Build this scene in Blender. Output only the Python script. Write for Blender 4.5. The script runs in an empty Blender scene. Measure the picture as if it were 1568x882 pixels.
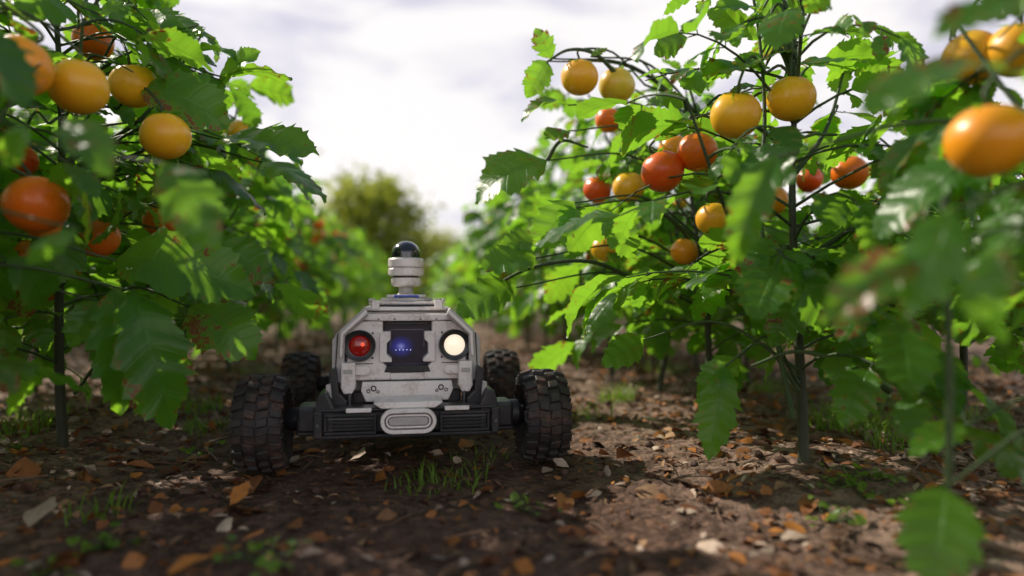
import bpy, math, random
import numpy as np
from mathutils import Vector, Matrix, noise
random.seed(11)
rng=np.random.default_rng(11)
scene=bpy.context.scene
YAW=math.radians(8.6); CH=0.265
FW=np.array([math.sin(YAW),math.cos(YAW),0]); RT=np.array([math.cos(YAW),-math.sin(YAW),0]); UP=np.array([0,0,1.0])
def W(sx,sy,d):   # survey of the photograph -> metres in the field
    return FW*d+RT*((sx-784)/1045*d)+UP*(CH-(sy-455)/1045*d)
# ------------------------------------------------------------ materials
def newmat(name):
    m=bpy.data.materials.new(name); m.use_nodes=True; nt=m.node_tree
    for n in list(nt.nodes): nt.nodes.remove(n)
    return m,nt
class N:
    def __init__(s,nt): s.nt=nt
    def n(s,t,**k):
        x=s.nt.nodes.new(t)
        for a,b in k.items(): setattr(x,a,b)
        return x
    def l(s,a,b): s.nt.links.new(a,b)
    def set(s,sock,v):
        if isinstance(v,bpy.types.NodeSocket): s.l(v,sock)
        else: sock.default_value=v
    def math(s,op,a,b=None,c=None,clamp=False):
        x=s.n('ShaderNodeMath',operation=op,use_clamp=clamp); s.set(x.inputs[0],a)
        if b is not None: s.set(x.inputs[1],b)
        if c is not None: s.set(x.inputs[2],c)
        return x.outputs[0]
    def mix(s,f,a,b,bt='MIX'):
        x=s.n('ShaderNodeMix',data_type='RGBA',blend_type=bt); s.set(x.inputs[0],f)
        s.set(x.inputs[6],a if not isinstance(a,tuple) else (*a,1)[:4]); s.set(x.inputs[7],b if not isinstance(b,tuple) else (*b,1)[:4])
        return x.outputs[2]
    def noise(s,scale,detail=4,rough=.55,vec=None,dist=0):
        x=s.n('ShaderNodeTexNoise'); x.inputs['Scale'].default_value=scale; x.inputs['Detail'].default_value=detail
        x.inputs['Roughness'].default_value=rough; x.inputs['Distortion'].default_value=dist
        if vec is not None: s.l(vec,x.inputs['Vector'])
        return x.outputs['Fac']
    def ss(s,v,a,b,lo=0,hi=1):
        x=s.n('ShaderNodeMapRange',interpolation_type='SMOOTHSTEP'); s.set(x.inputs[0],v)
        x.inputs[1].default_value=a; x.inputs[2].default_value=b; x.inputs[3].default_value=lo; x.inputs[4].default_value=hi
        return x.outputs[0]
    def bump(s,h,st,dist):
        x=s.n('ShaderNodeBump'); x.inputs['Strength'].default_value=st; x.inputs['Distance'].default_value=dist; s.l(h,x.inputs['Height']); return x.outputs[0]
def leaf_mat(name,dark,light,trans,spots=True,tf=.45):
    m,nt=newmat(name); g=N(nt)
    at=g.n('ShaderNodeAttribute',attribute_name='data'); sp=g.n('ShaderNodeSeparateColor'); g.l(at.outputs['Color'],sp.inputs[0])
    R,U,V=sp.outputs[0],sp.outputs[1],sp.outputs[2]
    co=g.n('ShaderNodeTexCoord').outputs['Object']
    av=g.math('ABSOLUTE',g.math('SUBTRACT',V,.5))
    mid=g.ss(av,.012,.04,1,0)
    fr=g.math('ABSOLUTE',g.math('SUBTRACT',g.math('FRACT',g.math('MULTIPLY',U,9)),.5))
    side=g.math('MULTIPLY',g.ss(fr,.02,.10,1,0),.6)
    vein=g.math('MAXIMUM',mid,side)
    n1=g.noise(18,2,vec=co)
    f=g.math('ADD',g.math('MULTIPLY',R,.7),g.math('MULTIPLY',n1,.35),clamp=True)
    base=g.mix(f,dark,light)
    base=g.mix(g.math('MULTIPLY',vein,.5),base,(light[0]*1.7,light[1]*1.35,light[2]*2.4))
    tc=g.mix(f,(trans[0]*.6,trans[1]*.7,trans[2]),trans)
    tc=g.mix(g.math('MULTIPLY',vein,.45),tc,(trans[0]*.35,trans[1]*.45,trans[2]*.5))
    if spots:
        n2=g.noise(95,3,.65,vec=co); n3=g.noise(14,1,vec=co)
        thr=g.math('ADD',g.math('ADD',g.math('MULTIPLY',n2,.62),g.math('MULTIPLY',n3,.42)),g.math('MULTIPLY',av,.12))
        thr=g.math('ADD',thr,g.math('MULTIPLY',g.math('FRACT',g.math('MULTIPLY',R,7.3)),.10))
        halo=g.ss(thr,.665,.715); core=g.ss(thr,.71,.74)
        base=g.mix(g.math('MULTIPLY',halo,.55),base,(.25,.26,.03)); base=g.mix(core,base,(.22,.09,.025))
        tc=g.mix(g.math('MULTIPLY',halo,.55),tc,(.42,.45,.04)); tc=g.mix(core,tc,(.30,.09,.02))
    p=g.n('ShaderNodeBsdfPrincipled'); g.l(base,p.inputs['Base Color']); p.inputs['Roughness'].default_value=.35
    p.inputs['Specular IOR Level'].default_value=.5
    h=g.math('ADD',g.math('MULTIPLY',vein,-.8),g.noise(120,2,vec=co))
    b=g.bump(h,.5,.0016); g.l(b,p.inputs['Normal'])
    t=g.n('ShaderNodeBsdfTranslucent'); g.l(tc,t.inputs['Color'])
    mx=g.n('ShaderNodeMixShader'); mx.inputs[0].default_value=tf; g.l(p.outputs[0],mx.inputs[1]); g.l(t.outputs[0],mx.inputs[2])
    o=g.n('ShaderNodeOutputMaterial'); g.l(mx.outputs[0],o.inputs[0]); return m
LEAF=leaf_mat('tomato_leaf',(.012,.058,.008),(.055,.175,.014),(.46,.88,.04))
GRASSM=leaf_mat('grass_blade',(.07,.15,.012),(.16,.28,.025),(.42,.65,.05),False,.4)
TREEM=leaf_mat('tree_leaf',(.07,.12,.012),(.22,.27,.025),(.66,.70,.06),False,.45)
def attr_mat(name,rough,spec,bs,bd,nscale,var=.35):
    m,nt=newmat(name); g=N(nt)
    at=g.n('ShaderNodeAttribute',attribute_name='data'); co=g.n('ShaderNodeTexCoord').outputs['Object']
    n=g.noise(nscale,3,.6,vec=co)
    c=g.mix(g.ss(n,.3,.7,0,var),at.outputs['Color'],(.3,.3,.3),'MULTIPLY')
    p=g.n('ShaderNodeBsdfPrincipled'); g.l(c,p.inputs['Base Color']); p.inputs['Roughness'].default_value=rough
    p.inputs['Specular IOR Level'].default_value=spec
    g.l(g.bump(g.noise(nscale*4,2,vec=co),bs,bd),p.inputs['Normal'])
    o=g.n('ShaderNodeOutputMaterial'); g.l(p.outputs[0],o.inputs[0]); return m
STEM=attr_mat('stem_bark',.6,.4,.5,.002,60)
LITM=attr_mat('dry_litter',.75,.3,.5,.002,120)
def fruit_mat():
    m,nt=newmat('tomato_skin'); g=N(nt)
    at=g.n('ShaderNodeAttribute',attribute_name='data'); co=g.n('ShaderNodeTexCoord').outputs['Object']
    n=g.noise(22,3,vec=co); c=g.mix(g.ss(n,.42,.8,0,.35),at.outputs['Color'],(.82,.20,.012))
    n2=g.noise(150,3,vec=co); c=g.mix(g.ss(n2,.6,.75,0,.2),c,(.8,.5,.10))
    p=g.n('ShaderNodeBsdfPrincipled'); g.l(c,p.inputs['Base Color'])
    g.set(p.inputs['Roughness'],g.ss(n,.3,.7,.24,.38))
    g.l(g.bump(n2,.12,.001),p.inputs['Normal'])
    o=g.n('ShaderNodeOutputMaterial'); g.l(p.outputs[0],o.inputs[0]); return m
FRUIT=fruit_mat()
def simple(name,col,rough=.5,metal=0,dirt=None,dirtamt=.4,nscale=25,bs=.15,emit=None,es=0,coat=0,mott=.08):
    m,nt=newmat(name); g=N(nt); co=g.n('ShaderNodeTexCoord').outputs['Object']
    n=g.noise(nscale,5,.65,vec=co); n2=g.noise(nscale*9,3,.6,vec=co)
    c=g.mix(g.ss(n2,.3,.7,0,mott),col,tuple(x*.6 for x in col))
    if dirt: c=g.mix(g.ss(g.math('ADD',g.math('MULTIPLY',n,.7),g.math('MULTIPLY',n2,.3)),.48,.70,0,dirtamt),c,dirt)
    p=g.n('ShaderNodeBsdfPrincipled'); g.l(c,p.inputs['Base Color']); g.set(p.inputs['Roughness'],g.ss(n,.3,.7,max(.02,rough-.08),min(1,rough+.12)))
    p.inputs['Metallic'].default_value=metal; p.inputs['Coat Weight'].default_value=coat
    if emit: p.inputs['Emission Color'].default_value=(*emit,1); p.inputs['Emission Strength'].default_value=es
    g.l(g.bump(n2,bs,.0006),p.inputs['Normal'])
    o=g.n('ShaderNodeOutputMaterial'); g.l(p.outputs[0],o.inputs[0]); return m
WHITE=simple('white_painted_shell',(.87,.80,.77),.35,0,(.38,.26,.19),.6)
GREY=simple('grey_plastic',(.47,.44,.43),.45,0,(.25,.18,.13),.45)
BLACK=simple('black_plastic',(.018,.018,.020),.36,0,(.11,.075,.055),.4)
RUBBER=simple('tyre_rubber',(.024,.020,.019),.62,0,(.17,.08,.052),.85,nscale=30,bs=.6)
STEEL=simple('dark_steel',(.12,.12,.13),.35,.9)
GLASS=simple('dark_glass',(.006,.007,.012),.05,0,bs=.0,coat=1)
REDL=simple('red_lens',(.30,.008,.006),.1,0,emit=(1,.03,.01),es=.04,coat=1,bs=0)
REDC=simple('red_lens_core',(.5,.05,.03),.1,0,emit=(1,.10,.05),es=1.0,bs=0)
LAMPL=simple('headlight_lens',(.8,.75,.65),.15,0,emit=(1,.84,.62),es=.85,coat=1,bs=0)
BLUE=simple('blue_plastic',(.03,.09,.55),.35)
LED=simple('led_dots',(.3,.4,.8),.2,0,emit=(.55,.65,1),es=1.3,bs=0)
def screen_mat():
    m,nt=newmat('lit_screen'); g=N(nt); co=g.n('ShaderNodeTexCoord').outputs['Object']
    s=g.n('ShaderNodeSeparateXYZ'); g.l(co,s.inputs[0])
    dx=g.math('MULTIPLY',g.math('ADD',s.outputs[0],.010),42); dz=g.math('MULTIPLY',g.math('SUBTRACT',s.outputs[2],.186),50)
    r=g.math('SQRT',g.math('ADD',g.math('MULTIPLY',dx,dx),g.math('MULTIPLY',dz,dz)))
    gl=g.ss(r,0,1.0,.85,.0); core=g.ss(r,0,.40,1,0); nn=g.noise(90,3,vec=co)
    col=g.mix(core,(.04,.05,.50),(.34,.37,.95))
    p=g.n('ShaderNodeBsdfPrincipled'); p.inputs['Base Color'].default_value=(.03,.033,.055,1); p.inputs['Roughness'].default_value=.12; p.inputs['Coat Weight'].default_value=.6
    g.l(col,p.inputs['Emission Color']); g.l(g.math('MULTIPLY',gl,g.math('MULTIPLY_ADD',nn,.6,.2)),p.inputs['Emission Strength'])
    o=g.n('ShaderNodeOutputMaterial'); g.l(p.outputs[0],o.inputs[0]); return m
DISP=screen_mat()
def ground_mat():
    m,nt=newmat('soil'); g=N(nt); co=g.n('ShaderNodeTexCoord').outputs['Object']
    a=g.noise(3.5,4,.6,vec=co); b=g.noise(28,5,.7,vec=co); c=g.noise(160,4,.7,vec=co)
    vo=g.n('ShaderNodeTexVoronoi'); vo.inputs['Scale'].default_value=75; g.l(co,vo.inputs['Vector'])
    s=g.n('ShaderNodeSeparateXYZ'); g.l(co,s.inputs[0])
    rowf=g.ss(g.math('ADD',g.math('ABSOLUTE',s.outputs[0]),g.math('MULTIPLY',s.outputs[1],.12)),.30,.75)
    col=g.mix(g.ss(b,.35,.68),(.046,.022,.015),(.14,.075,.052))
    col=g.mix(g.ss(c,.52,.72,0,.6),col,(.32,.21,.165))
    col=g.mix(g.ss(a,.5,.7,0,.4),col,(.18,.105,.08))
    col=g.mix(g.ss(vo.outputs['Color'],.72,.85,0,.35),col,(.30,.15,.08))
    sun_pale=g.math('MULTIPLY',rowf,g.ss(g.math('ADD',g.math('MULTIPLY',b,.6),g.math('MULTIPLY',c,.4)),.40,.62,.1,.75))  # sunlit patches painted into the soil as a paler tone near the rows
    col=g.mix(sun_pale,col,(.40,.28,.22))
    p=g.n('ShaderNodeBsdfPrincipled'); g.l(col,p.inputs['Base Color']); p.inputs['Roughness'].default_value=.85; p.inputs['Specular IOR Level'].default_value=.25
    h=g.math('ADD',g.math('MULTIPLY',b,1.0),g.math('MULTIPLY',c,.5)); h=g.math('ADD',h,g.math('MULTIPLY',vo.outputs['Distance'],-.6))
    g.l(g.bump(h,.9,.010),p.inputs['Normal'])
    o=g.n('ShaderNodeOutputMaterial'); g.l(p.outputs[0],o.inputs[0]); return m
SOIL=ground_mat()
# ------------------------------------------------------------ mesh builder
class MB:
    def __init__(s): s.v=[];s.f=[];s.m=[];s.c=[];s.n=0
    def add(s,v,q,mat,col):
        v=np.asarray(v,float).reshape(-1,3); q=np.asarray(q,int)
        col=np.asarray(col,float)
        if col.ndim==1: col=np.tile(col,(len(v),1))
        s.v.append(v); s.f.append(q+s.n); s.m.append(np.full(len(q),mat)); s.c.append(col); s.n+=len(v)
    def build(s,name,mats,origin=(0,0,0),parent=None):
        v=np.concatenate(s.v)-np.array(origin); f=np.concatenate(s.f); mi=np.concatenate(s.m); c=np.concatenate(s.c)
        if c.shape[1]==3: c=np.hstack([c,np.ones((len(c),1))])
        me=bpy.data.meshes.new(name); me.vertices.add(len(v)); me.vertices.foreach_set('co',v.ravel())
        me.loops.add(f.size); me.loops.foreach_set('vertex_index',f.ravel().astype(np.int32))
        me.polygons.add(len(f)); me.polygons.foreach_set('loop_start',(np.arange(len(f))*4).astype(np.int32))
        me.polygons.foreach_set('material_index',mi.astype(np.int32)); me.polygons.foreach_set('use_smooth',np.ones(len(f),bool))
        for m in mats: me.materials.append(m)
        me.update(calc_edges=True)
        a=me.color_attributes.new('data','FLOAT_COLOR','POINT'); a.data.foreach_set('color',c.ravel())
        ob=bpy.data.objects.new(name,me); ob.location=origin; scene.collection.objects.link(ob); return ob
def nrm(v): return v/(np.linalg.norm(v)+1e-9)
def grid_quads(a,b,wrap=False):
    q=[]
    for i in range(a-1):
        for j in range(b if wrap else b-1):
            j2=(j+1)%b; q.append((i*b+j,i*b+j2,(i+1)*b+j2,(i+1)*b+j))
    return np.array(q)
GQ={}
def gq(a,b,w=False):
    k=(a,b,w)
    if k not in GQ: GQ[k]=grid_quads(a,b,w)
    return GQ[k]
def tube(mb,pts,rad,mat,col,sides=6):
    pts=np.asarray(pts,float); k=len(pts); T=np.gradient(pts,axis=0); V=[]
    rad=np.broadcast_to(np.asarray(rad,float),(k,))
    ref=np.array([.31,.77,.1]) if abs(nrm(T[0])[2])>.6 else np.array([0.05,.02,1.])
    an=np.arange(sides)/sides*2*math.pi
    for i in range(k):
        t=nrm(T[i]); a=nrm(np.cross(t,ref)); b=np.cross(t,a)
        V.append(pts[i]+rad[i]*(np.cos(an)[:,None]*a+np.sin(an)[:,None]*b))
    mb.add(np.concatenate(V),gq(k,sides,True),mat,col)
def curve(ctrl,n=10):
    ctrl=np.asarray(ctrl,float); m=len(ctrl)
    if m==2: 
        t=np.linspace(0,1,n)[:,None]; return ctrl[0]*(1-t)+ctrl[1]*t
    out=[]; P=np.vstack([2*ctrl[0]-ctrl[1],ctrl,2*ctrl[-1]-ctrl[-2]])
    for i in range(1,m):
        p0,p1,p2,p3=P[i-1:i+3]
        for t in np.linspace(0,1,n,endpoint=(i==m-1)):
            out.append(.5*((2*p1)+(-p0+p2)*t+(2*p0-5*p1+4*p2-p3)*t*t+(-p0+3*p1-3*p2+p3)*t**3))
    return np.array(out)
# leaf templates
def leaf_tpl(nu,nv,seed,lob=4,depth=.5,teeth=.06,wid=.36,simple=False):
    r=np.random.default_rng(seed); u=np.linspace(0,1,nu); V=[];C=[]
    vs=np.linspace(-1,1,2*nv+1); bend=r.uniform(.2,1.3); tw=r.uniform(-.5,.5); fold=r.uniform(.05,.45)
    offL=r.uniform(.1,.5); offR=offL+r.uniform(-.12,.12)
    env=(u**.52*(1-u)**1.05); env/=env.max(); wv=r.uniform(.01,.03)
    for i,uu in enumerate(u):
        for v in vs:
            off=offL if v<0 else offR
            p=(uu*lob+off)%1.0
            dp=depth*(1-.35*uu)
            lf=1-dp*(1-p**.65) if p<.84 else 1-dp*((p-.84)/.16)
            if simple: lf=1
            tt=1+teeth*((-1)**i)*(1 if uu<.97 else 0)
            w=wid*env[i]*lf*tt
            av=abs(v); x=v*w; y=uu+ .46*av*w
            z=fold*av*w*1.2 + .020*math.cos(2*math.pi*p)*av + wv*math.sin(8*uu+seed+(2 if v>0 else 0))*av - .22*av*av*w
            a=tw*uu; x,z=x*math.cos(a)-z*math.sin(a),x*math.sin(a)+z*math.cos(a)
            k=bend; th=k*y
            z2=z*math.cos(th)-(1-math.cos(th))/k
            y2=math.sin(th)/k+z*math.sin(th)
            V.append((x,y2,z2)); C.append((uu,(v+1)/2))
    return np.array(V),gq(nu,2*nv+1),np.array(C)
HI=[leaf_tpl(28,2,s,lob=random.choice([3,4,5]),depth=random.uniform(.28,.52),wid=random.uniform(.34,.41)) for s in range(12)]
LO=[leaf_tpl(8,1,s+50,lob=3,depth=.35,teeth=.10,wid=.38) for s in range(6)]
def put_leaf(mb,base,d,nor,L,tpls,mat=0,wf=1.0,idx=None,rnd=None):
    V,Q,C=tpls[rng.integers(len(tpls)) if idx is None else idx]
    d=nrm(d); s=nrm(np.cross(d,nor)); n=np.cross(s,d)
    P=base+L*(V[:,0:1]*s*wf+V[:,1:2]*d+V[:,2:3]*n)
    r=rng.random() if rnd is None else rnd
    mb.add(P,Q,mat,np.column_stack([np.full(len(C),r),C,np.ones(len(C))]))
def lathe_pts(prof,n):
    an=np.arange(n)/n*2*math.pi; V=[]
    for r,z in prof: V.append(np.column_stack([r*np.cos(an),r*np.sin(an),np.full(n,z)]))
    return np.concatenate(V)
def sc(): 
    a=rng.random(); return (.04+.03*a,.065+.05*a,.025+.015*a,1)
YEL=(.90,.46,.016);YOR=(.92,.33,.012);ORG=(.92,.17,.008);RED=(.82,.085,.008);GRN=(.70,.52,.04)
def fruit(mb,c,R,col,attach=None,lo=False):
    seg=12 if lo else 28; prof=[]; k=8 if lo else 16
    for i in range(k+1):
        th=math.pi*i/k; rr=max(.003,math.sin(th)); zz=math.cos(th)*.95
        if th<.6: zz-=.11*(1-th/.6)**1.5
        prof.append((rr,zz))
    V=lathe_pts(prof,seg); an=np.arctan2(V[:,1],V[:,0]); ph=rng.uniform(0,6)
    V[:,:2]*=(1+.022*np.cos(5*an+ph)*np.clip(V[:,2:3].ravel()+.6,0,1))[:,None]
    tl=nrm(np.array([rng.normal()*.25,rng.normal()*.25,1])); s=nrm(np.cross(tl,[0,1,.1])); t=np.cross(s,tl)
    P=c+R*(V[:,0:1]*s+V[:,1:2]*t+V[:,2:3]*tl)
    cc=np.array(col); top=np.clip(V[:,2]*.6+.1,0,1)[:,None]; colr=cc*(1-top*.3)+np.array((.62,.50,.03))*top*.3
    mb.add(P,gq(k+1,seg,True),2,np.hstack([colr,np.ones((len(P),1))]))
    tp=c+tl*R*.84
    if not lo:
        for a in range(5):
            an=a*1.257+ph; d=s*math.cos(an)+t*math.sin(an)+tl*.25
            put_leaf(mb,tp,d,tl,R*.75,LO,0,.45)
    if attach is not None:
        m=(tp+attach)/2+np.array([0,0,.04]); cv=curve([tp,tp+tl*.02,m,attach],5); tube(mb,cv,.0022,1,sc(),5)
def keepout(p,zones):
    for (q,r) in zones:
        # clear space between a ripe truss and the aisle side
        e=np.array([0,0,CH]); d=q-e; L=np.linalg.norm(d); d=d/L; w=p-e; t=w@d
        if .25<t<L+.01 and np.linalg.norm(w-d*t)<r*(t/L): return True
    return False
def plant(mb,base,h,seed,hi=True,zones=(),spread=1.0,dens=1.0,fruits=4,zlo=.16,clear=None):
    global rng
    old=rng; rng=np.random.default_rng(seed)
    T=HI if hi else LO; base=np.asarray(base,float)
    lean=rng.normal(size=2)*.035
    n=14; t=np.linspace(0,1,n); ph=rng.uniform(0,6,2)
    sp=np.column_stack([base[0]+lean[0]*t+.014*np.sin(5*t+ph[0]),base[1]+lean[1]*t+.014*np.sin(4*t+ph[1]),base[2]-.01+h*t])
    tube(mb,sp,np.linspace(.0085,.0025,n),1,(.055,.062,.035,1),8 if hi else 5)
    def at(z): return np.array([np.interp(z,sp[:,2],sp[:,k]) for k in range(3)])
    def compound(o,az,Lp,el,size,nl):
        k=7; tt=np.linspace(0,1,k); hd=np.array([math.cos(az),math.sin(az),0]); side=np.array([-math.sin(az),math.cos(az),0])
        dr=rng.uniform(.35,.9); wob=rng.normal()*.15
        pts=o+Lp*(tt[:,None]*hd*math.cos(el)+side*(wob*tt**2)[:,None]+UP*(tt*math.sin(el)-dr*tt**2*.8)[:,None])
        tube(mb,pts,np.linspace(.0026,.0011,k),1,sc(),5 if hi else 3)
        for j in range(nl):
            ti=1.0 if j==0 else (.84-.24*((j-1)//2)); 
            i=ti*(k-1); i0=min(int(i),k-2); p=pts[i0]+(pts[i0+1]-pts[i0])*(i-i0); tg=nrm(pts[i0+1]-pts[i0])
            sd=0 if j==0 else (1 if j%2 else -1)
            d=tg+side*sd*rng.uniform(.7,1.3)+UP*rng.uniform(-.45,.2)+rng.normal(size=3)*.18
            nor=UP+rng.normal(size=3)*.45+hd*.25
            L=size*(1.3 if j==0 else rng.uniform(.6,1.0))
            if keepout(p+nrm(d)*L*.5,zones) : continue
            q=p
            if j>0:
                q=p+nrm(d)*.014; tube(mb,[p,q],.0011,1,sc(),3)
            put_leaf(mb,q,d,nor,L,T)
    z=base[2]+zlo; az=rng.uniform(0,6); 
    while z<base[2]+h:
        f=(z-base[2])/h; 
        for rep in range(2 if (f>.28) else 1):
            az+=2.4+rng.normal()*.35
            Lp=spread*(.10+.20*math.sin(math.pi*min(1,max(0,(f*.85+.12)))))*rng.uniform(.7,1.25)
            compound(at(z),az,Lp,rng.uniform(.25,1.0)+(f>.85)*.3,(.062+.05*rng.random())*(1-.45*max(0,f-.6)/.4),(7 if hi else 5) if f<.9 else 3)
        z+=.034/dens*rng.uniform(.7,1.3)
    # side branches carrying their own leaves
    for b in range(3):
        z0=base[2]+h*rng.uniform(.25,.6); a=rng.uniform(0,6.28); o=at(z0); hd=np.array([math.cos(a),math.sin(a),0])
        L=spread*rng.uniform(.22,.34); c=curve([o,o+hd*L*.45+UP*L*.35,o+hd*L*.8+UP*L*.95],6); tube(mb,c,np.linspace(.005,.002,len(c)),1,sc(),6)
        for i in range(3,len(c),2):
            compound(c[i],a+rng.uniform(-1.8,1.8),.09*rng.uniform(.7,1.3),.5,.08,3)
    for b in range(fruits):
        z0=base[2]+h*rng.uniform(.42,.85); a=rng.uniform(0,6.28); o=at(z0); hd=np.array([math.cos(a),math.sin(a),0])
        e=o+hd*rng.uniform(.12,.25)+UP*-.01; c=curve([o,(o+e)/2+UP*.04,e],4); tube(mb,c,.0028,1,sc(),5)
        for i in range(rng.integers(1,4)):
            cols=[YEL,YOR,ORG,ORG,RED]; R=rng.uniform(.022,.032)
            q=e+np.array([rng.normal()*.03,rng.normal()*.03,-.04-.045*i])
            if keepout(q,zones): continue
            fruit(mb,q,R,cols[rng.integers(5)],e,not hi)
    rng=old
PM=[LEAF,STEM,FRUIT]
# ------------------------------------------------------------ ground
def gh(x,y):
    d=max(0,1-max(0,math.hypot(x,y-1.5)-4)/4)
    if d<=0: return 0.
    v=Vector((x,y,0)); a=noise.noise(v*2.3)*.012+noise.noise(v*9)*.008+abs(noise.noise(v*26))*.009+noise.noise(v*60)*.0025
    row=math.exp(-((abs(x)-.62)/.16)**2)*.012
    tr=-.004*math.exp(-((abs(x)-.21)/.06)**2)
    return (a*(.55 if abs(x)<.3 and .9<y<1.6 else 1)+row+tr-.004)*d
def axis(lo,hi,st,far):
    core=list(np.arange(lo,hi,st)); out=[];s=st;x=hi
    while x<far: out.append(x); s*=1.3; x+=s
    out.append(far); neg=[];s=st;x=lo
    while x>-far: s*=1.3; x-=s; neg.append(max(x,-far))
    return np.array(neg[::-1]+core+out)
xs=axis(-2.2,2.4,.013,400); ys=axis(.35,3.6,.013,400)
V=np.array([(x,y,gh(x,y)) for y in ys for x in xs]); nx,ny=len(xs),len(ys)
ii,jj=np.meshgrid(np.arange(ny-1),np.arange(nx-1),indexing='ij'); a=(ii*nx+jj).ravel()
mb=MB(); mb.add(V,np.column_stack([a,a+1,a+nx+1,a+nx]),0,(1,1,1,1)); mb.build('ground',[SOIL])
# ------------------------------------------------------------ hero tomatoes
HF=[(25,100,95,YOR,.78,'LN'),(118,132,86,YEL,.86,'LN'),(203,130,70,YEL,1.05,'L1'),(252,208,74,YEL,1.0,'L1'),(140,62,58,ORG,1.2,'L1'),
(118,108,45,ORG,1.3,'L1'),(55,313,90,ORG,.84,'LN'),(148,362,66,ORG,1.08,'L1'),(246,338,52,ORG,1.3,'L1'),(36,395,60,ORG,1.1,'LN'),(28,245,52,RED,1.15,'L1'),
(888,117,58,YEL,1.28,'R2'),(945,130,56,GRN,1.32,'R2'),(932,183,40,ORG,1.45,'R2'),(915,290,43,RED,1.5,'R2'),(963,286,50,YEL,1.36,'R2'),
(1015,262,66,RED,1.15,'R1'),(1068,232,62,ORG,1.14,'R1'),(1032,228,46,YOR,1.35,'R2'),(1127,175,76,YEL,1.0,'R1'),(1213,150,72,YEL,1.02,'R1'),
(1092,335,52,YEL,1.2,'R1'),(1180,307,52,YOR,1.3,'R1'),(1048,385,42,YOR,1.4,'R2'),(1130,437,30,RED,1.7,'R3'),(925,382,40,YEL,1.5,'R2'),
(1515,215,117,YOR,.60,'RN'),(1490,88,84,YEL,.82,'RN'),(1562,75,86,YEL,.78,'RN'),(1302,264,54,ORG,1.3,'R3'),(1240,275,40,RED,1.5,'R3')]
fr=[]; zones=[]
for (x,y,dm,c,d,pl) in HF:
    q=W(x,y,d); R=dm/2/1045*d; fr.append((q,R,c,pl)); zones.append((q,R*1.2))
# ------------------------------------------------------------ hero plants
PL={'L1':(-.565,1.27,.93,1),'L2':(-.60,1.64,.86,2),'LN':(-.66,.86,.92,3),'R1':(.575,.945,.74,4),'R2':(.62,1.38,.68,5),'R3':(.93,1.06,.52,6),
    'RN':(.70,.56,.80,7),'R4':(.65,1.74,.76,8),'L3':(-.95,1.25,.85,9)}
heroes={k:MB() for k in PL}
for k,(x,y,h,s) in PL.items():
    plant(heroes[k],(x,y,gh(x,y)),h,100+s,True,zones,spread={'RN':.8,'LN':.9}.get(k,1.05),dens={'RN':.75,'LN':1.2,'R1':1.1,'L1':1.5,'L2':1.3,'R2':1.35}.get(k,1.15),fruits={'R1':0,'R2':1,'RN':0,'LN':1,'L1':1,'R3':0}.get(k,4),zlo=.14)
for (q,R,c,pl) in fr:
    x,y,h,s=PL[pl]; st=np.array([x,y,min(h*.95,q[2]+.07)]); 
    att=q+(st-q)*.5+UP*.03
    fruit(heroes[pl],q,R,c,att); cc=curve([att,(att+st)/2+UP*.01,st+UP*-.02],4); tube(heroes[pl],cc,.0024,1,sc(),5)
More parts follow.
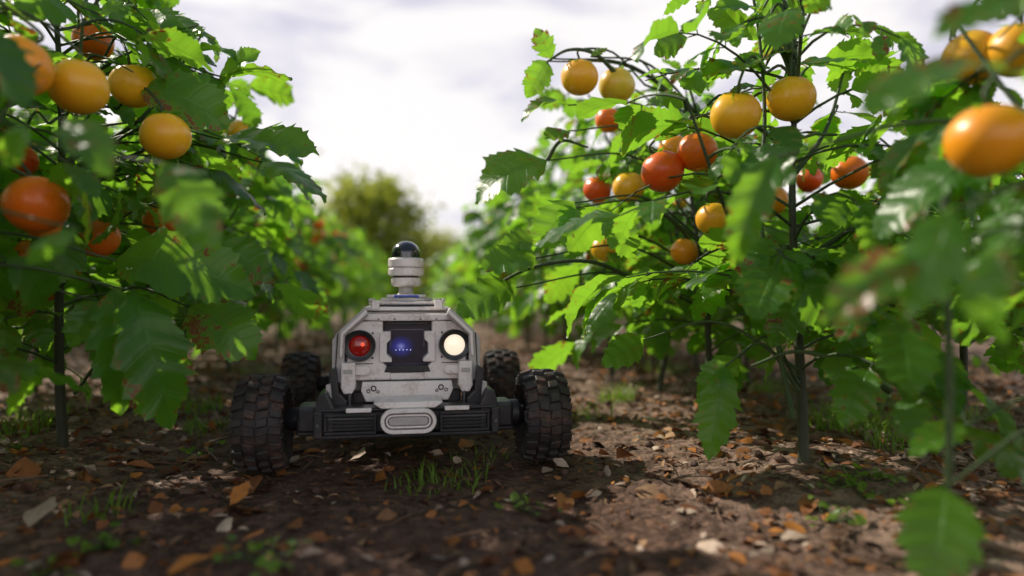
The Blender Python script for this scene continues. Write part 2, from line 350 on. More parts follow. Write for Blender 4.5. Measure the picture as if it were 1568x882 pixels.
HL=[ # base sx,sy,d  tip sx,sy,d  plant  facing(0 up..1 toward viewer) width
('L1',345,118,1.15,440,112,1.10,.35,.9),('L1',335,128,1.15,386,74,1.12,.5,.9),('L1',340,122,1.15,300,150,1.1,.5,.9),('L1',330,100,1.2,300,80,1.15,.5,.9),
('LN',178,398,.95,370,412,.92,.7,.85),('LN',205,445,.92,265,650,.9,.8,.7),('LN',175,440,.93,188,625,.9,.8,.65),('LN',150,460,.95,110,520,.9,.8,.8),
('L1',335,212,1.1,478,250,1.05,.3,.8),('L1',400,248,1.2,496,297,1.15,.35,.8),('L1',320,225,1.2,450,215,1.15,.3,.8),('L1',290,470,1.05,385,520,1.0,.5,1),
('L1',212,585,1.1,230,640,1.1,.8,1.0),('L1',230,30,1.2,300,25,1.15,.4,.9),('L1',200,20,1.2,250,45,1.1,.6,.9),('LN',150,20,.9,190,-10,.9,.6,.9),
('R2',838,92,1.25,812,137,1.22,.8,1.0),('R2',845,88,1.25,822,44,1.22,.8,1.0),('R2',905,85,1.25,928,68,1.25,.5,.8),
('R1',1222,98,1.05,1330,96,1.02,.3,.9),('R1',1165,60,1.05,1090,10,1.05,.5,.9),('R1',1172,40,1.05,1240,5,1.05,.5,.9),('R1',1168,80,1.05,1120,110,1.05,.5,.9),
('R1',1165,20,1.05,1110,-15,1.0,.4,.9),('R1',1170,90,1.05,1215,70,1.0,.5,.9),('R1',1170,105,1.05,1150,85,1.0,.4,.9),('R1',1168,110,1.05,1085,90,1.0,.4,.9),
('R2',838,245,1.25,722,278,1.2,.5,1.0),('R2',880,310,1.15,822,372,1.12,.75,1.0),('R2',925,335,1.15,975,388,1.12,.75,1.0),('R2',880,318,1.15,865,340,1.1,.7,1.0),
('R2',820,395,1.2,738,415,1.15,.5,1.0),('R2',835,375,1.25,770,375,1.2,.5,1),('R2',990,160,1.2,1040,140,1.15,.5,1),('R1',1010,205,1.05,1055,170,1.0,.5,1),
('R2',870,160,1.25,800,150,1.2,.3,.9),('R2',1020,110,1.2,1080,105,1.1,.3,.9),('R2',870,200,1.25,838,205,1.2,.4,.9),
('R2',790,440,1.2,702,470,1.15,.6,.9),
('RN',1190,240,.72,1118,378,.68,.75,.55),('RN',1550,110,.50,1335,88,.48,.35,.8),('RN',1600,10,.46,1440,30,.46,.3,.8),
('RN',1460,320,.52,1395,470,.50,.8,.75),('RN',1405,395,.52,1270,462,.5,.7,.7),('RN',1540,380,.5,1490,490,.5,.8,.8),
('RN',1445,745,.62,1425,872,.55,.85,.9),('RN',1475,650,.7,1395,700,.68,.6,.8),('R1',1110,560,.98,1086,695,.97,.85,.7),('R1',1130,548,1.0,1068,600,.98,.7,.8),
('R1',1240,440,1.0,1180,520,.98,.7,.9),('R1',1300,470,1.0,1370,560,.98,.7,.9),('R1',985,520,1.1,920,560,1.05,.6,.8),
('LN',100,185,.60,165,265,.57,.7,.7),('LN',250,250,.66,320,352,.62,.7,.8),('LN',120,350,.62,40,400,.6,.6,.5),('LN',40,190,.6,0,260,.6,.7,.7)]
for (pl,bx,by,bd,tx,ty,td,fc,wf) in HL:
    a=W(bx,by,bd); b=W(tx,ty,td); L=np.linalg.norm(b-a)*1.08; toc=nrm(np.array([0,0,CH])-a)
    nor=UP*(1-fc)+toc*fc+rng.normal(size=3)*.08
    put_leaf(heroes[pl],a,(b-a)+nor*L*.35,nor,L,HI,0,wf,idx=int(rng.integers(12)),rnd=.45+.5*rng.random())
    x,y,h,s=PL[pl]; st=np.array([x,y,min(h*.95,max(.1,a[2]-.04))])
    m=(a+st)/2+UP*.05; cc=curve([a,m,st],7); tube(heroes[pl],cc,np.linspace(.0014,.0032,len(cc)),1,sc(),6)
for pl,pts in [('R2',[(835,95,1.25),(870,75,1.25),(910,80,1.26),(945,112,1.3)]),('R1',[(1150,-40,1.05),(1165,60,1.05),(1172,180,1.03),(1165,330,1.0),(1190,520,1.0),(1213,640,1.0)]),
    ('R1',[(1150,560,.97),(1220,538,.95),(1300,560,.93),(1362,600,.92)]),('R2',[(700,480,1.2),(800,415,1.2),(900,400,1.2),(975,430,1.3)]),('L1',[(350,118,1.15),(300,148,1.18),(215,185,1.2)]),
    ('R2',[(900,225,1.3),(860,215,1.25),(838,245,1.25)]),('RN',[(1450,745,.62),(1452,560,.6),(1447,300,.6)])]:
    c=curve([W(*p) for p in pts],8); tube(heroes[pl],c,np.linspace(.002,.0045,len(c)) if pl!='RN' else .0035,1,sc(),7)
for k,(x,y,h,s) in PL.items():
    heroes[k].build('tomato_plant',PM,origin=(x,y,gh(x,y)))
# more individual plants of the rows
variants=[]
for s in range(4):
    m=MB(); plant(m,(0,0,0),.84,300+s,True,(),1.05,1.15,4); variants.append(m.build('tomato_plant',PM))
k=0
spots=[(-.60,2.02),(.63,2.12),(-.58,2.42),(.60,2.52),(-.62,2.85),(.64,2.95),(-1.0,1.62),(1.0,1.5),(-1.02,2.1),(1.02,1.95),(1.42,1.35),(-1.02,2.6),(1.05,2.4),(1.5,1.85),(-.6,3.3),(.62,3.4),(1.0,2.9),(-1.0,.85),(-.84,.44)]
for (x,y) in spots:
    if k<4: ob=variants[k]
    else: ob=bpy.data.objects.new('tomato_plant',variants[k%4].data); scene.collection.objects.link(ob)
    sc_=random.uniform(.92,1.08)*(.78 if x>.9 else 1); ob.location=(x+random.uniform(-.03,.03),y,gh(x,y)); ob.rotation_euler=(0,0,random.uniform(0,6.28)); ob.scale=(sc_,)*3; k+=1
# distant crop rows merged in one object
lows=[]
for s in range(4):
    m=MB(); plant(m,(0,0,0),.84,400+s,False,(),1.05,.85,5); lows.append((np.concatenate(m.v),np.concatenate(m.f),np.concatenate(m.m),np.concatenate([c if c.shape[1]==4 else np.hstack([c,np.ones((len(c),1))]) for c in m.c])))
far=MB()
def addlow(x,y,s):
    v,f,mi,c=lows[random.randrange(4)]; a=random.uniform(0,6.28); ca,sa=math.cos(a),math.sin(a)
    P=np.column_stack([v[:,0]*ca-v[:,1]*sa,v[:,0]*sa+v[:,1]*ca,v[:,2]])*s+np.array([x,y,0])
    far.v.append(P); far.f.append(f+far.n); far.m.append(mi); far.c.append(c); far.n+=len(P)
for rx in (-.62,.62):
    y=3.75
    while y<11: addlow(rx+random.uniform(-.05,.05),y,random.uniform(.9,1.1)); y+=.42
for rx in (-1.05,1.05,-1.9,1.9,-2.35,2.35,-3.3,3.3):
    y=3.1 if abs(rx)<1.5 else 2.2
    if rx<-1.5: y=1.8
    while y<8: addlow(rx+random.uniform(-.06,.06),y,random.uniform(.85,1.05)*(.88 if rx>0 else 1)); y+=.55
for x in np.arange(-4,4.2,.4): addlow(x,11+random.uniform(-.3,.3),random.uniform(.8,1.05))
far.build('distant_tomato_rows',PM)
# ------------------------------------------------------------ trees / hedge
def tree(name,x,y,h,cr,seed,n=2600,lf=.045):
    global rng
    old=rng; rng=np.random.default_rng(seed); m=MB(); base=np.array([x,y,0.])
    c=curve([base,base+np.array([.05*h,0,.25*h]),base+np.array([0,.03*h,.55*h]),base+np.array([-.02*h,0,.85*h])],5)
    tube(m,c,np.linspace(.035*h,.01*h,len(c)),1,(.10,.075,.05,1),8)
    cl=[]
    for i in range(34):
        a=rng.uniform(0,6.28); zz=rng.uniform(.22,.93); rr=cr*math.sqrt(max(.05,1-((zz-.5)/.5)**2))*rng.uniform(.25,1)
        e=base+np.array([math.cos(a)*rr,math.sin(a)*rr,zz*h]); o=c[min(len(c)-1,int(zz*.7*len(c)))]
        cv=curve([o,(o+e)/2+UP*.05*h,e],4); tube(m,cv,np.linspace(.014*h,.003*h,len(cv)),1,(.10,.075,.05,1),5); cl.append((e,rng.uniform(.16,.30)*cr))
    for i in range(n):
        e,r=cl[rng.integers(len(cl))]; p=e+rng.normal(size=3)*r*np.array([1,1,.75])
        put_leaf(m,p,rng.normal(size=3)+UP*-.2,UP+rng.normal(size=3)*.6,lf*h*rng.uniform(.6,1.3),TL,0,1.1)
    rng=old; m.build(name,[TREEM,STEM],origin=tuple(base))
TL=[leaf_tpl(5,1,s+90,simple=True,teeth=0,wid=.38) for s in range(3)]
tree('broadleaf_tree',-.66,12.4,2.35,.95,5,6500,.042)
tree('broadleaf_tree',.75,24,2.4,1.3,6,4000)
tree('broadleaf_tree',-3.6,22,2.9,1.5,7,4000)
tree('broadleaf_tree',3.8,26,3.0,1.7,8,4000)
hedge=MB()
for i in range(5200):
    x=rng.uniform(-40,40); z=abs(rng.normal())*.8+.1; put_leaf(hedge,np.array([x,32+rng.normal()*1.0,z*(1+.5*math.sin(x*.9))]),rng.normal(size=3),UP+rng.normal(size=3)*.6,.5*rng.uniform(.6,1.2),TL)
hedge.build('hedgerow',[TREEM],origin=(0,32,0))
# ------------------------------------------------------------ litter, clods, grass, weeds
CH_T=[leaf_tpl(6,1,s+200,simple=True,teeth=.12,wid=.32) for s in range(8)]
lit=MB(); LC=[(.42,.17,.055),(.32,.12,.045),(.48,.28,.15),(.15,.07,.04),(.62,.47,.36),(.50,.19,.04),(.18,.09,.055),(.36,.14,.045)]
cnt=0
while cnt<29000:
    y=.40+4.2*rng.random()**1.45; x=rng.uniform(-2,2.2)
    if rng.random()>(.32+.68*min(1,abs(x)/.5)): continue
    cnt+=1; z=gh(x,y); c=LC[rng.integers(8)]; L=rng.uniform(.008,.030)
    if rng.random()<.16: L*=1.9
    d=rng.normal(size=3)*np.array([1,1,.18]); nor=UP+rng.normal(size=3)*.42
    V_,Q_,_=CH_T[rng.integers(8)]; d=nrm(d); s_=nrm(np.cross(d,nor)); n_=np.cross(s_,d)
    wf=rng.choice([.3,.7,1.1]); P=np.array([x,y,z+.002+.004*rng.random()])+L*(V_[:,0:1]*s_*wf+V_[:,1:2]*d+V_[:,2:3]*n_*.8)
    lit.add(P,Q_,0,(*(np.array(c)*rng.uniform(.45,1.0)),1))
lit.build('leaf_litter',[LITM])
twg=MB()
for i in range(300):
    y=.42+2.6*rng.random()**1.4; x=rng.uniform(-1.3,1.5); a=rng.uniform(0,6.28); L=rng.uniform(.03,.11); z=gh(x,y)+.004; d=np.array([math.cos(a),math.sin(a),0])
    p=np.array([x,y,z]); tube(twg,curve([p,p+d*L*.5+np.array([rng.normal()*.006,rng.normal()*.006,.004]),p+d*L],3),rng.uniform(.0006,.0015),0,(*(np.array((.24,.14,.09))*rng.uniform(.4,1.3)),1),5)
twg.build('dry_twigs',[LITM])
clod=MB()
for i in range(2400):
    y=.40+2.8*rng.random()**1.4; x=rng.uniform(-1.6,1.8); r=.0025+.007*rng.random()**3.5; z=gh(x,y)
    V_=lathe_pts([(.02,1),(.7,.7),(1,0),(.7,-.7),(.02,-1)],7); V_=V_*(1+rng.normal(size=(len(V_),1))*.18)*np.array([1,rng.uniform(.7,1.2),.7])
    c=np.array((.10,.055,.04))*rng.uniform(.6,1.5)
    clod.add(np.array([x,y,z+r*.3])+V_*r,gq(5,7,True),0,(*c,1))
clod.build('soil_clods',[LITM])
gr=MB()
def tuft(sx,sy,n,hh,rad):
    d=1045*CH/(sy-455); c=W(sx,sy,d)
    for i in range(n):
        a=rng.uniform(0,6.28); r=rad*math.sqrt(rng.random()); x=c[0]+math.cos(a)*r; y=c[1]+math.sin(a)*r; z=gh(x,y)-.003
        h=hh*rng.uniform(.4,1.1); o=rng.normal(size=2)*.5+np.array([math.cos(a),math.sin(a)])*.3; w=rng.uniform(.0007,.0016)
        s=nrm(np.array([-o[1],o[0],0])); t=np.linspace(0,1,6); P=[]
        for k_ in t:
            ce=np.array([x+o[0]*h*k_**1.8,y+o[1]*h*k_**1.8,z+h*(k_-.28*k_**3)]); ww=w*(1-k_**2)+.0001; P+= [ce-s*ww,ce+s*ww]
        gr.add(np.array(P),gq(6,2),0,np.column_stack([np.full(12,rng.random()),np.repeat(t,2),np.tile([.2,.8],6),np.ones(12)]))
for a in [(690,735,60,.042,.06),(640,745,22,.04,.05),(735,700,25,.04,.05),(945,618,110,.07,.05),(1300,655,190,.085,.09),(1380,690,90,.06,.06),(1330,620,70,.07,.07),(35,668,80,.07,.06),(310,632,80,.06,.05),(325,662,60,.05,.05),
   (160,790,30,.045,.04),(60,640,60,.06,.06),(1490,640,80,.07,.06),(1550,690,60,.06,.05),(860,560,60,.06,.08),(1020,570,60,.07,.08),(400,575,50,.06,.1),(1180,600,60,.07,.06),(480,560,60,.06,.12),(905,640,40,.05,.05)]: tuft(*a)
gr.build('grass',[GRASSM])
wd=MB()
RL=[leaf_tpl(6,1,s+300,simple=True,teeth=.05,wid=.48) for s in range(3)]
for (sx,sy,n) in [(170,835,18),(400,872,20),(805,782,14),(1285,755,26),(1340,750,14),(1265,800,16),(30,700,14),(1320,770,12),(90,875,8),(1475,675,20),(320,690,6)]:
    c=W(sx,sy,1045*CH/(sy-455))
    for i in range(n):
        x=c[0]+rng.normal()*.018; y=c[1]+rng.normal()*.018; z=gh(x,y); hz=rng.uniform(.004,.02); e=np.array([x,y,z+hz])
        tube(wd,[np.array([c[0],c[1],gh(c[0],c[1])]),e],.0006,1,sc(),3); put_leaf(wd,e,rng.normal(size=3)*np.array([1,1,.3]),UP+rng.normal(size=3)*.3,rng.uniform(.007,.016),RL,0,1)
wd.build('weeds',[GRASSM,STEM])
# ------------------------------------------------------------ rover
RC=np.array([0,1.27,0]); rover=bpy.data.objects.new('farm_rover',None); rover.empty_display_size=.2
rover.location=(-.006,1.293,0); rover.rotation_euler=(0,0,math.radians(1.2)); scene.collection.objects.link(rover)
def part(name,V,F,mat,bevel=.0015,seg=2,smooth=False):
    me=bpy.data.meshes.new(name); me.from_pydata([tuple(np.array(v)-RC) for v in V],[],F); me.materials.append(mat)
    import bmesh
    bm=bmesh.new(); bm.from_mesh(me); bmesh.ops.recalc_face_normals(bm,faces=bm.faces); bm.to_mesh(me); bm.free()
    for p in me.polygons: p.use_smooth=smooth
    ob=bpy.data.objects.new(name,me); scene.collection.objects.link(ob); ob.parent=rover
    if bevel:
        b=ob.modifiers.new('bevel','BEVEL'); b.width=bevel; b.segments=seg; b.limit_method='ANGLE'; b.angle_limit=.6; b.harden_normals=False
    return ob
def box(name,x0,x1,y0,y1,z0,z1,mat,bevel=.0015):
    V=[(x,y,z) for x in(x0,x1) for y in(y0,y1) for z in(z0,z1)]
    return part(name,V,[(0,1,3,2),(4,6,7,5),(0,4,5,1),(2,3,7,6),(0,2,6,4),(1,5,7,3)],mat,bevel)
def K(px,py,y): return ((px-626)*y*.9776/1045, CH-(py-455)*y*.9888/1045)
def poly(name,pts,y0,y1,mat,bevel=.0015,mirror=False,y=None,slope=0):
    P=[K(a,b,y or y0) for a,b in pts]; obs=[]
    for sg in ((1,-1) if mirror else (1,)):
        n=len(P); V=[(sg*a,y0+slope*(b-.15),b) for a,b in P]+[(sg*a,y1,b) for a,b in P]
        F=[tuple(range(n)),tuple(range(2*n-1,n-1,-1))]+[(i,(i+1)%n,(i+1)%n+n,i+n) for i in range(n)]
        obs.append(part(name+('_right' if sg<0 else ''),V,F,mat,bevel))
    return obs
def lathe(name,prof,c,axis,mat,n=40,smooth=True,bevel=0,cap=True):
    V=[];F=[]
    for r,h in prof:
        for i in range(n):
            a=2*math.pi*i/n; p=(r*math.cos(a),r*math.sin(a))
            V.append({'z':(c[0]+p[0],c[1]+p[1],c[2]+h),'y':(c[0]+p[0],c[1]+h,c[2]+p[1]),'x':(c[0]+h,c[1]+p[0],c[2]+p[1])}[axis])
    for k_ in range(len(prof)-1):
        for i in range(n): F.append((k_*n+i,k_*n+(i+1)%n,(k_+1)*n+(i+1)%n,(k_+1)*n+i))
    if cap: F.append(tuple(range(n))); F.append(tuple(range((len(prof)-1)*n,len(prof)*n)))
    ob=part(name,V,F,mat,bevel,2,smooth)
    if smooth:
        e=ob.modifiers.new('es','EDGE_SPLIT'); e.split_angle=math.radians(35)
    return ob
YF=1.075
poly('body_shell',[(560,477),(692,477),(722,500),(724,585),(704,606),(548,606),(528,585),(530,500)],1.105,1.44,WHITE,.004,y=1.09)
poly('side_armour',[(560,471),(521,507),(516,584),(529,586),(531,514),(566,483)],1.055,1.10,GREY,.002,True,y=1.07)
poly('side_armour_edge',[(562,474),(525,509),(523,545),(527,545),(529,512),(565,479)],1.049,1.0535,WHITE,.0008,True,y=1.07)
poly('side_skirt',[(521,507),(513,520),(513,580),(517,584)],1.06,1.36,GREY,.002,True,y=1.09)
poly('face_panel',[(533,506),(556,492),(588,492),(588,556),(600,568),(600,583),(533,583)],1.068,1.103,WHITE,.0025,True,y=YF)
poly('brow_bar',[(556,481),(696,481),(700,490),(664,492),(588,492),(552,490)],1.066,1.103,WHITE,.002,y=YF)
poly('sill_bar',[(600,572),(652,572),(652,583),(600,583)],1.069,1.103,WHITE,.0015,y=YF)
poly('windscreen',[(586,493),(666,493),(666,573),(586,573)],1.090,1.1,GLASS,.001,y=YF)
poly('display',[(590,495),(662,495),(662,568),(590,568)],1.0855,1.0895,DISP,.0006,y=YF)
poly('window_hood',[(592,493.5),(660,493.5),(656,498),(596,498)],1.076,1.085,BLACK,.0008,y=YF)
poly('window_clip',[(583,508),(600,508),(600,520),(594,526),(594,543),(602,550),(602,555),(583,555)],1.062,1.0855,WHITE,.0015,True,y=YF)
for i in range(5):
    xx=-.018+i*.0058; lathe('led',[(.0007,0),(.0007,.001)],(xx,1.0845,.1805+.0004*(i%2)),'y',LED,10)
for sg in(-1,1): box('display_bar',sg*.0265-.0007,sg*.0265+.0007,1.0842,1.0852,.185,.212,STEEL,0)
box('display_bar',-.026,.026,1.0840,1.0850,.2125,.2138,STEEL,0)
poly('wiper_shelf',[(594,561),(658,561),(662,571),(590,571)],1.066,1.085,BLACK,.001,y=YF)
for sg,lm,nm in((-1,REDL,'red_lamp'),(1,LAMPL,'headlight')):
    cx,cz=sg*.0735,.1895
    lathe(nm+'_housing',[(.0185,.004),(.0185,-.004),(.0235,-.006),(.0245,-.003),(.0245,.02)],(cx,1.062,cz),'y',BLACK,48,cap=False)
    lathe(nm+'_bezel',[(.0166,.002),(.0166,-.0015),(.0186,-.0025),(.0186,.003)],(cx,1.0605,cz),'y',STEEL,48,cap=False)
    lathe(nm+'_lens',[(.0003,-.004),(.006,-.0035),(.012,-.0012),(.0168,.003),(.0168,.006)],(cx,1.060,cz),'y',lm,40,cap=False)
    if sg<0: lathe(nm+'_core',[(.0002,-.001),(.003,0),(.004,.001)],(cx+.004,1.0565,cz+.002),'y',REDC,20,cap=False)
    for a in range(4):
        an=.78+a*1.571; lathe('lamp_bolt',[(.0018,0),(.0018,.003)],(cx+.0275*math.cos(an),1.0665,cz+.0275*math.sin(an)),'y',STEEL,10)
poly('lower_panel',[(556,586),(696,586),(698,600),(690,617),(562,617),(554,600)],1.058,1.085,WHITE,.002,y=1.06)
poly('panel_seam',[(560,584.2),(692,584.2),(692,586),(560,586)],1.064,1.09,BLACK,0,y=1.06)
for sg in(-1,1):
    for (dx,dz,r) in((.052,.1235,.0045),(.060,.1195,.003),(.0455,.1185,.0025)):
        lathe('panel_hole',[(r*.6,.001),(r*.6,-.0008),(r,-.0008),(r,.002)],(sg*dx,1.0575,dz),'y',BLACK,20)
poly('hinge_leg',[(524,556),(545,556),(546,594),(540,604),(528,604),(523,594)],1.046,1.066,WHITE,.002,True,y=1.05)
poly('hinge_cap',[(528,566),(541,566),(541,572),(528,572)],1.0425,1.0455,GREY,.0006,True,y=1.05)
poly('face_bracket',[(547,560),(566,560),(570,566),(566,574),(547,574)],1.059,1.067,WHITE,.0012,True,y=YF)
for sg in(-1,1):
    box('face_groove',sg*.0715-.018,sg*.0715+.018,1.0665,1.0675,.1605,.1617,BLACK,0)
    lathe('strut',[(.004,0),(.004,.05)],(sg*.088,1.05,.082),'z',STEEL,14)
    lathe('strut_sleeve',[(.0055,0),(.0055,.025)],(sg*.088,1.05,.078),'z',BLACK,14,bevel=.0006)
poly('dark_gap_fill',[(540,604),(712,604),(712,632),(540,632)],1.075,1.2,BLACK,.002,y=1.06)  # black block added to fill the dark gap below the face
poly('dark_side_frame',[(507,566),(517,562),(521,600),(534,612),(534,640),(500,640),(498,616),(507,604)],1.03,1.075,BLACK,.002,True,y=1.05)  # solid black frame piece on each side, dark in its own colour
poly('outer_bracket',[(488,604),(500,600),(512,625),(512,664),(484,664),(480,640)],.995,1.06,BLACK,.0025,True,y=1.0)
poly('bracket_plate',[(500,590),(507,588),(509,612),(500,614)],1.02,1.028,GREY,.001,True,y=1.02)
# bumper
box('bumper_beam',-.128,.128,1.0,1.03,.066,.098,BLACK,.003)
box('bumper_lip',-.132,.132,.992,1.03,.0595,.0655,BLACK,.002)
box('bumper_rail',-.132,.132,.992,1.03,.0985,.1035,BLACK,.002)
for sg in(-1,1):
    cx=sg*.083
    box('fog_frame_top',cx-.037,cx+.037,.988,.9915,.0925,.0965,BLACK,.0008)
    box('fog_frame_bottom',cx-.037,cx+.037,.988,.9995,.0665,.0705,BLACK,.0008)
    box('fog_frame_side',cx-.037,cx-.033,.988,.9995,.0708,.0922,BLACK,.0008)
    box('fog_frame_side',cx+.033,cx+.037,.988,.9995,.0708,.0922,BLACK,.0008)
    for i in range(4): box('grille_slat',cx-.0325,cx+.0325,.993,.9995,.0725+i*.005,.0750+i*.005,STEEL if i==3 else BLACK,.0004)
    box('bumper_trim',cx-.030 if sg>0 else cx-.006,cx+.006 if sg>0 else cx+.030,.985,.992,.0985,.1045,WHITE,.001)
    box('bumper_end',sg*.128-.006,sg*.128+.006,.984,1.03,.063,.101,BLACK,.002)
    lathe('bumper_bolt',[(.003,0),(.003,.004)],(sg*.128,.981,.082),'y',STEEL,8)
def stad(w,h,n=10):
    P=[];r=h
    for i in range(n+1): a=-math.pi/2+math.pi*i/n; P.append((w-r+r*math.cos(a),r*math.sin(a)))
    for i in range(n+1): a=math.pi/2+math.pi*i/n; P.append((-(w-r)+r*math.cos(a),r*math.sin(a)))
    return P
def stadium(name,w,h,y0,y1,z,mat,bevel=.001):
    P=stad(w,h); n=len(P); V=[(a,y0,b+z) for a,b in P]+[(a,y1,b+z) for a,b in P]
    part(name,V,[tuple(range(n)),tuple(range(2*n-1,n-1,-1))]+[(i,(i+1)%n,(i+1)%n+n,i+n) for i in range(n)],mat,bevel)
def ring(name,w,h,t,y0,y1,z,mat):
    A=stad(w,h);B_=stad(w-t,h-t); n=len(A); V=[(a,y0,b+z) for a,b in A]+[(a,y0,b+z) for a,b in B_]+[(a,y1,b+z) for a,b in A]+[(a,y1,b+z) for a,b in B_]
    F=[]
    for i in range(n):
        j=(i+1)%n; F+=[(i,j,n+j,n+i),(2*n+i,3*n+i,3*n+j,2*n+j),(i,2*n+i,2*n+j,j),(n+i,n+j,3*n+j,3*n+i)]
    part(name,V,F,mat,.0008)
stadium('tow_plate_back',.038,.0165,.984,.9985,.086,BLACK,.001)
ring('tow_ring',.040,.0175,.0055,.972,.984,.086,WHITE)
ring('tow_ring_inner',.0325,.0098,.0028,.974,.982,.086,WHITE)
stadium('tow_core',.0285,.006,.976,.9835,.086,GREY,.001)
poly('tow_mount',[(572,618),(582,616),(670,616),(680,618),(668,626),(584,626)],.985,1.05,WHITE,.0015,y=1.0)
# chassis and suspension
box('chassis',-.085,.085,1.03,1.52,.070,.100,BLACK,.004); box('belly_pan',-.06,.06,1.05,1.48,.058,.069,STEEL,.003)
box('rear_deck',-.10,.10,1.30,1.50,.10,.19,WHITE,.006); box('battery_pack',-.09,.09,1.14,1.42,.101,.13,BLACK,.004)
for y_ in(1.07,1.50):
    for sg in(-1,1):
        a,b=(.088,.184) if sg>0 else (-.184,-.088)
        lathe('axle_housing',[(.014,a),(.018,a+.01),(.018,(a+b)/2),(.022,(a+b)/2+.002),(.022,b-.008),(.016,b)],(0,y_,.078),'x',BLACK,24)
        box('control_arm',min(sg*.07,sg*.165),max(sg*.07,sg*.165),y_-.028,y_-.018,.056,.066,BLACK,.002)
        box('control_arm',min(sg*.07,sg*.165),max(sg*.07,sg*.165),y_+.02,y_+.03,.088,.096,BLACK,.002)
        box('gearbox',min(sg*.135,sg*.165),max(sg*.135,sg*.165),y_-.03,y_+.03,.060,.1,BLACK,.005)
        # wheel
        R=.0735; w=.0345; cx=sg*.216; 
        lathe('tyre',[(.044,-w*.8),(.052,-w*.98),(.061,-w),(.0655,-w*.85),(.068,-w*.5),(.0687,0),(.068,w*.5),(.0655,w*.85),(.061,w),(.052,w*.98),(.044,w*.8)],(cx,y_,R),'x',RUBBER,64,cap=False)
        lathe('rim',[(.006,-w*.55),(.03,-w*.5),(.040,-w*.72),(.0445,-w*.82),(.0445,w*.82),(.040,w*.72),(.03,w*.5),(.006,w*.55)],(cx,y_,R),'x',STEEL,40)
        lathe('hub',[(.012,-w*.75),(.014,-w*.4),(.014,w*.4),(.012,w*.75)],(cx,y_,R),'x',GREY,20)
        V=[];F=[]; nb=18
        def blk(t0,wd,x0_,x1_,r0,r1,sk,rad=0):
            b0=len(V)
            for (xx,tt) in((x0_,t0-sk),(x1_,t0+sk)):
                for rr in(r0,r1):
                    for dt in(-wd,wd):
                        k_=.82 if rr==r1 else 1
                        a_=tt+dt*k_; re=rr-rad*(abs(xx)>w*.7); V.append((cx+xx,y_+re*math.cos(a_),R+re*math.sin(a_)))
            for f in((0,1,3,2),(4,6,7,5),(0,4,5,1),(2,3,7,6),(0,2,6,4),(1,5,7,3)): F.append(tuple(b0+i for i in f))
        for i in range(nb):
            t=2*math.pi*i/nb; h_=math.pi/nb
            blk(t,.105,-w*.48,-w*.03,.0655,.0745,.02); blk(t+h_,.105,w*.03,w*.48,.0655,.0745,-.02)
            blk(t+h_,.095,-w*1.02,-w*.54,.059,.0735,-.02,.0045); blk(t,.095,w*.54,w*1.02,.059,.0735,.02,.0045)
            blk(t,.05,-w*1.06,-w*.9,.051,.065,0); blk(t+h_,.05,w*.9,w*1.06,.051,.065,0)
        part('tyre_tread',V,F,RUBBER,.0012,1)
for y_ in (1.5,):
    for sg in(-1,1): box('rear_fender',min(sg*.10,sg*.15),max(sg*.10,sg*.15),y_-.06,y_+.06,.125,.132,BLACK,.002)
# roof
def slab(name,hw,y0,y1,z0_,z1_,mat,ch=.012,bev=.0015):
    P=[(-hw+ch,y0),(hw-ch,y0),(hw,y0+ch),(hw,y1-ch),(hw-ch,y1),(-hw+ch,y1),(-hw,y1-ch),(-hw,y0+ch)]; V=[(a,b,z0_) for a,b in P]+[(a,b,z1_) for a,b in P]
    part(name,V,[tuple(range(8)),tuple(range(15,7,-1))]+[(i,(i+1)%8,(i+1)%8+8,i+8) for i in range(8)],mat,bev)
slab('roof_plate',.068,1.09,1.40,.2435,.2495,WHITE); slab('roof_gap',.058,1.10,1.38,.2498,.2525,BLACK)
slab('roof_plate_upper',.062,1.11,1.36,.2528,.2575,WHITE); slab('sensor_base',.044,1.16,1.30,.2578,.2635,GREY); slab('sensor_base_upper',.034,1.175,1.27,.2638,.2695,WHITE,.01)
for sg in(-1,1):
    box('roof_rail',sg*.060-.002,sg*.060+.002,1.10,1.38,.2580,.2625,GREY,.001); box('roof_clamp',sg*.050-.006,sg*.050+.006,1.085,1.105,.246,.260,WHITE,.0012)
    tp=[(sg*.07,1.09,.238),(sg*.085,1.075,.226),(sg*.10,1.08,.205)]
    m=MB(); tube(m,curve([np.array(p) for p in tp],5),.0018,0,(1,1,1,1),8); o=m.build('cable',[BLACK],origin=tuple(RC)); o.parent=rover; o.location=(0,0,0)
box('blue_clip',-.021,.021,1.168,1.174,.2655,.2685,BLUE,.0006); box('blue_clip',-.021,-.0175,1.168,1.174,.2590,.2652,BLUE,.0004); box('blue_clip',.0175,.021,1.168,1.174,.2590,.2652,BLUE,.0004)
TC=(0.0,1.22,0)
lathe('sensor_neck',[(.016,.2697),(.013,.273),(.0125,.284)],TC,'z',GREY,32)
lathe('sensor_collar',[(.020,.2842),(.025,.2865),(.0265,.289),(.0265,.2975),(.025,.2995)],TC,'z',WHITE,48)
lathe('sensor_gap',[(.0225,.2995),(.0225,.303)],TC,'z',BLACK,40)
lathe('sensor_ring',[(.029,.3032),(.0315,.3055),(.0318,.3150),(.030,.3168)],TC,'z',WHITE,48)
lathe('sensor_groove',[(.0285,.3168),(.0285,.3185)],TC,'z',GREY,40)
lathe('sensor_cap_ring',[(.0305,.3187),(.0318,.3202),(.0318,.3320),(.0300,.3345),(.0272,.3350)],TC,'z',WHITE,48)
lathe('sensor_dome',[(.0268,.3352)]+[(.0264*math.cos(a),.3400+.0258*math.sin(a)) for a in np.linspace(0,1.555,14)],TC,'z',GLASS,48,bevel=0)
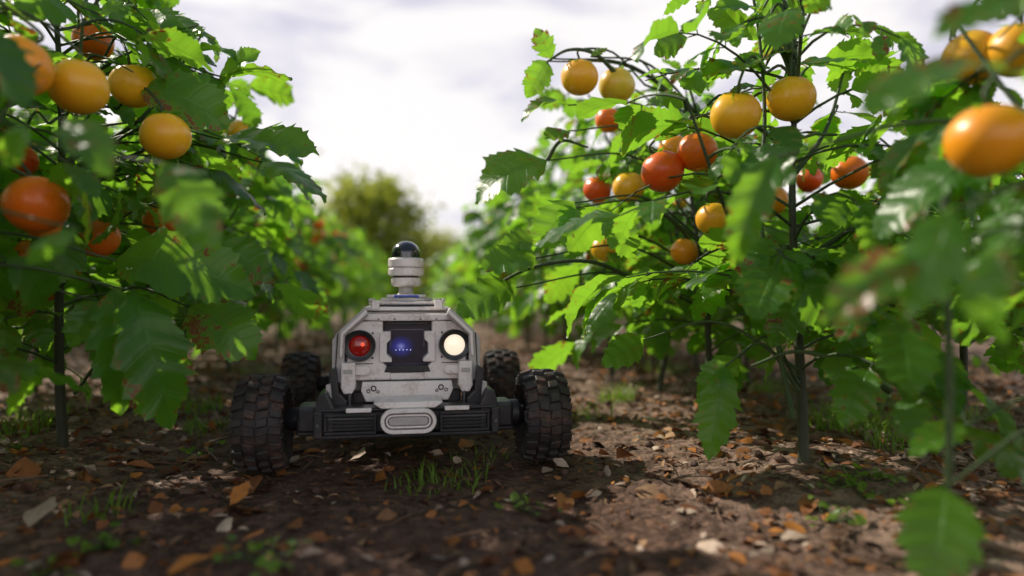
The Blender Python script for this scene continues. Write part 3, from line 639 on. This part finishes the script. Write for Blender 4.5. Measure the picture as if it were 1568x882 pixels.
for (x,z) in [(-.095,.165),(.095,.165),(-.045,.2305),(.045,.2305),(-.02,.2305),(.02,.2305)]: lathe('screw',[(.0014,0),(.0014,.002)],(x,1.0645,z),'y',STEEL,10)
# ------------------------------------------------------------ sky, sun, camera
SUN=np.array([-.50,.50,.62]); SUN=SUN/np.linalg.norm(SUN); el=math.asin(SUN[2])
w=bpy.data.worlds.new('World'); scene.world=w; w.use_nodes=True; nt=w.node_tree
for n_ in list(nt.nodes): nt.nodes.remove(n_)
g=N(nt); sky=g.n('ShaderNodeTexSky'); sky.sky_type='NISHITA'; sky.sun_disc=False; sky.sun_elevation=el; sky.sun_rotation=math.atan2(SUN[0],SUN[1])
tc=g.n('ShaderNodeTexCoord'); mp=g.n('ShaderNodeMapping'); mp.inputs['Scale'].default_value=(1,1,3.0); mp.inputs['Location'].default_value=(.35,.2,.1); g.l(tc.outputs['Generated'],mp.inputs[0])
n1=g.noise(3.6,5,.5,vec=mp.outputs[0],dist=.35)
cl=g.mix(g.ss(n1,.36,.56),(7.0,6.8,8.1),(10.6,10.2,10.1))
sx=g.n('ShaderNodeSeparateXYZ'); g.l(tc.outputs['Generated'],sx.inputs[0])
rear_fill=g.ss(sx.outputs[1],-.7,.1,1.4,1.0)   # brighter sky behind the camera, added as fill for the rover front
vm=g.n('ShaderNodeVectorMath',operation='SCALE'); g.l(cl,vm.inputs[0]); g.l(rear_fill,vm.inputs['Scale'])
cov=g.ss(sx.outputs[2],.40,.60,.95,.08)   # cloud bank low in the sky, clearer overhead
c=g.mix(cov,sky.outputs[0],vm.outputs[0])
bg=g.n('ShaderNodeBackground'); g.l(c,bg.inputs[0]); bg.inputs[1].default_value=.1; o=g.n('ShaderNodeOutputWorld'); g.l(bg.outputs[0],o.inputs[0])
L=bpy.data.lights.new('sun','SUN'); L.energy=5; L.angle=math.radians(.5); L.color=(1,.92,.78); lo=bpy.data.objects.new('sun',L); scene.collection.objects.link(lo)
lo.rotation_euler=Vector(tuple(-SUN)).to_track_quat('-Z','Y').to_euler()
cam=bpy.data.cameras.new('camera'); co=bpy.data.objects.new('camera',cam); scene.collection.objects.link(co); scene.camera=co
cam.lens=24; cam.sensor_width=36; cam.clip_start=.02; cam.clip_end=1500; co.location=(0,0,CH); co.rotation_euler=(math.radians(90.77),0,-YAW)
cam.dof.use_dof=True; cam.dof.focus_distance=1.08; cam.dof.aperture_fstop=1.4
scene.view_settings.view_transform='Standard'; scene.view_settings.look='None'; scene.view_settings.exposure=0
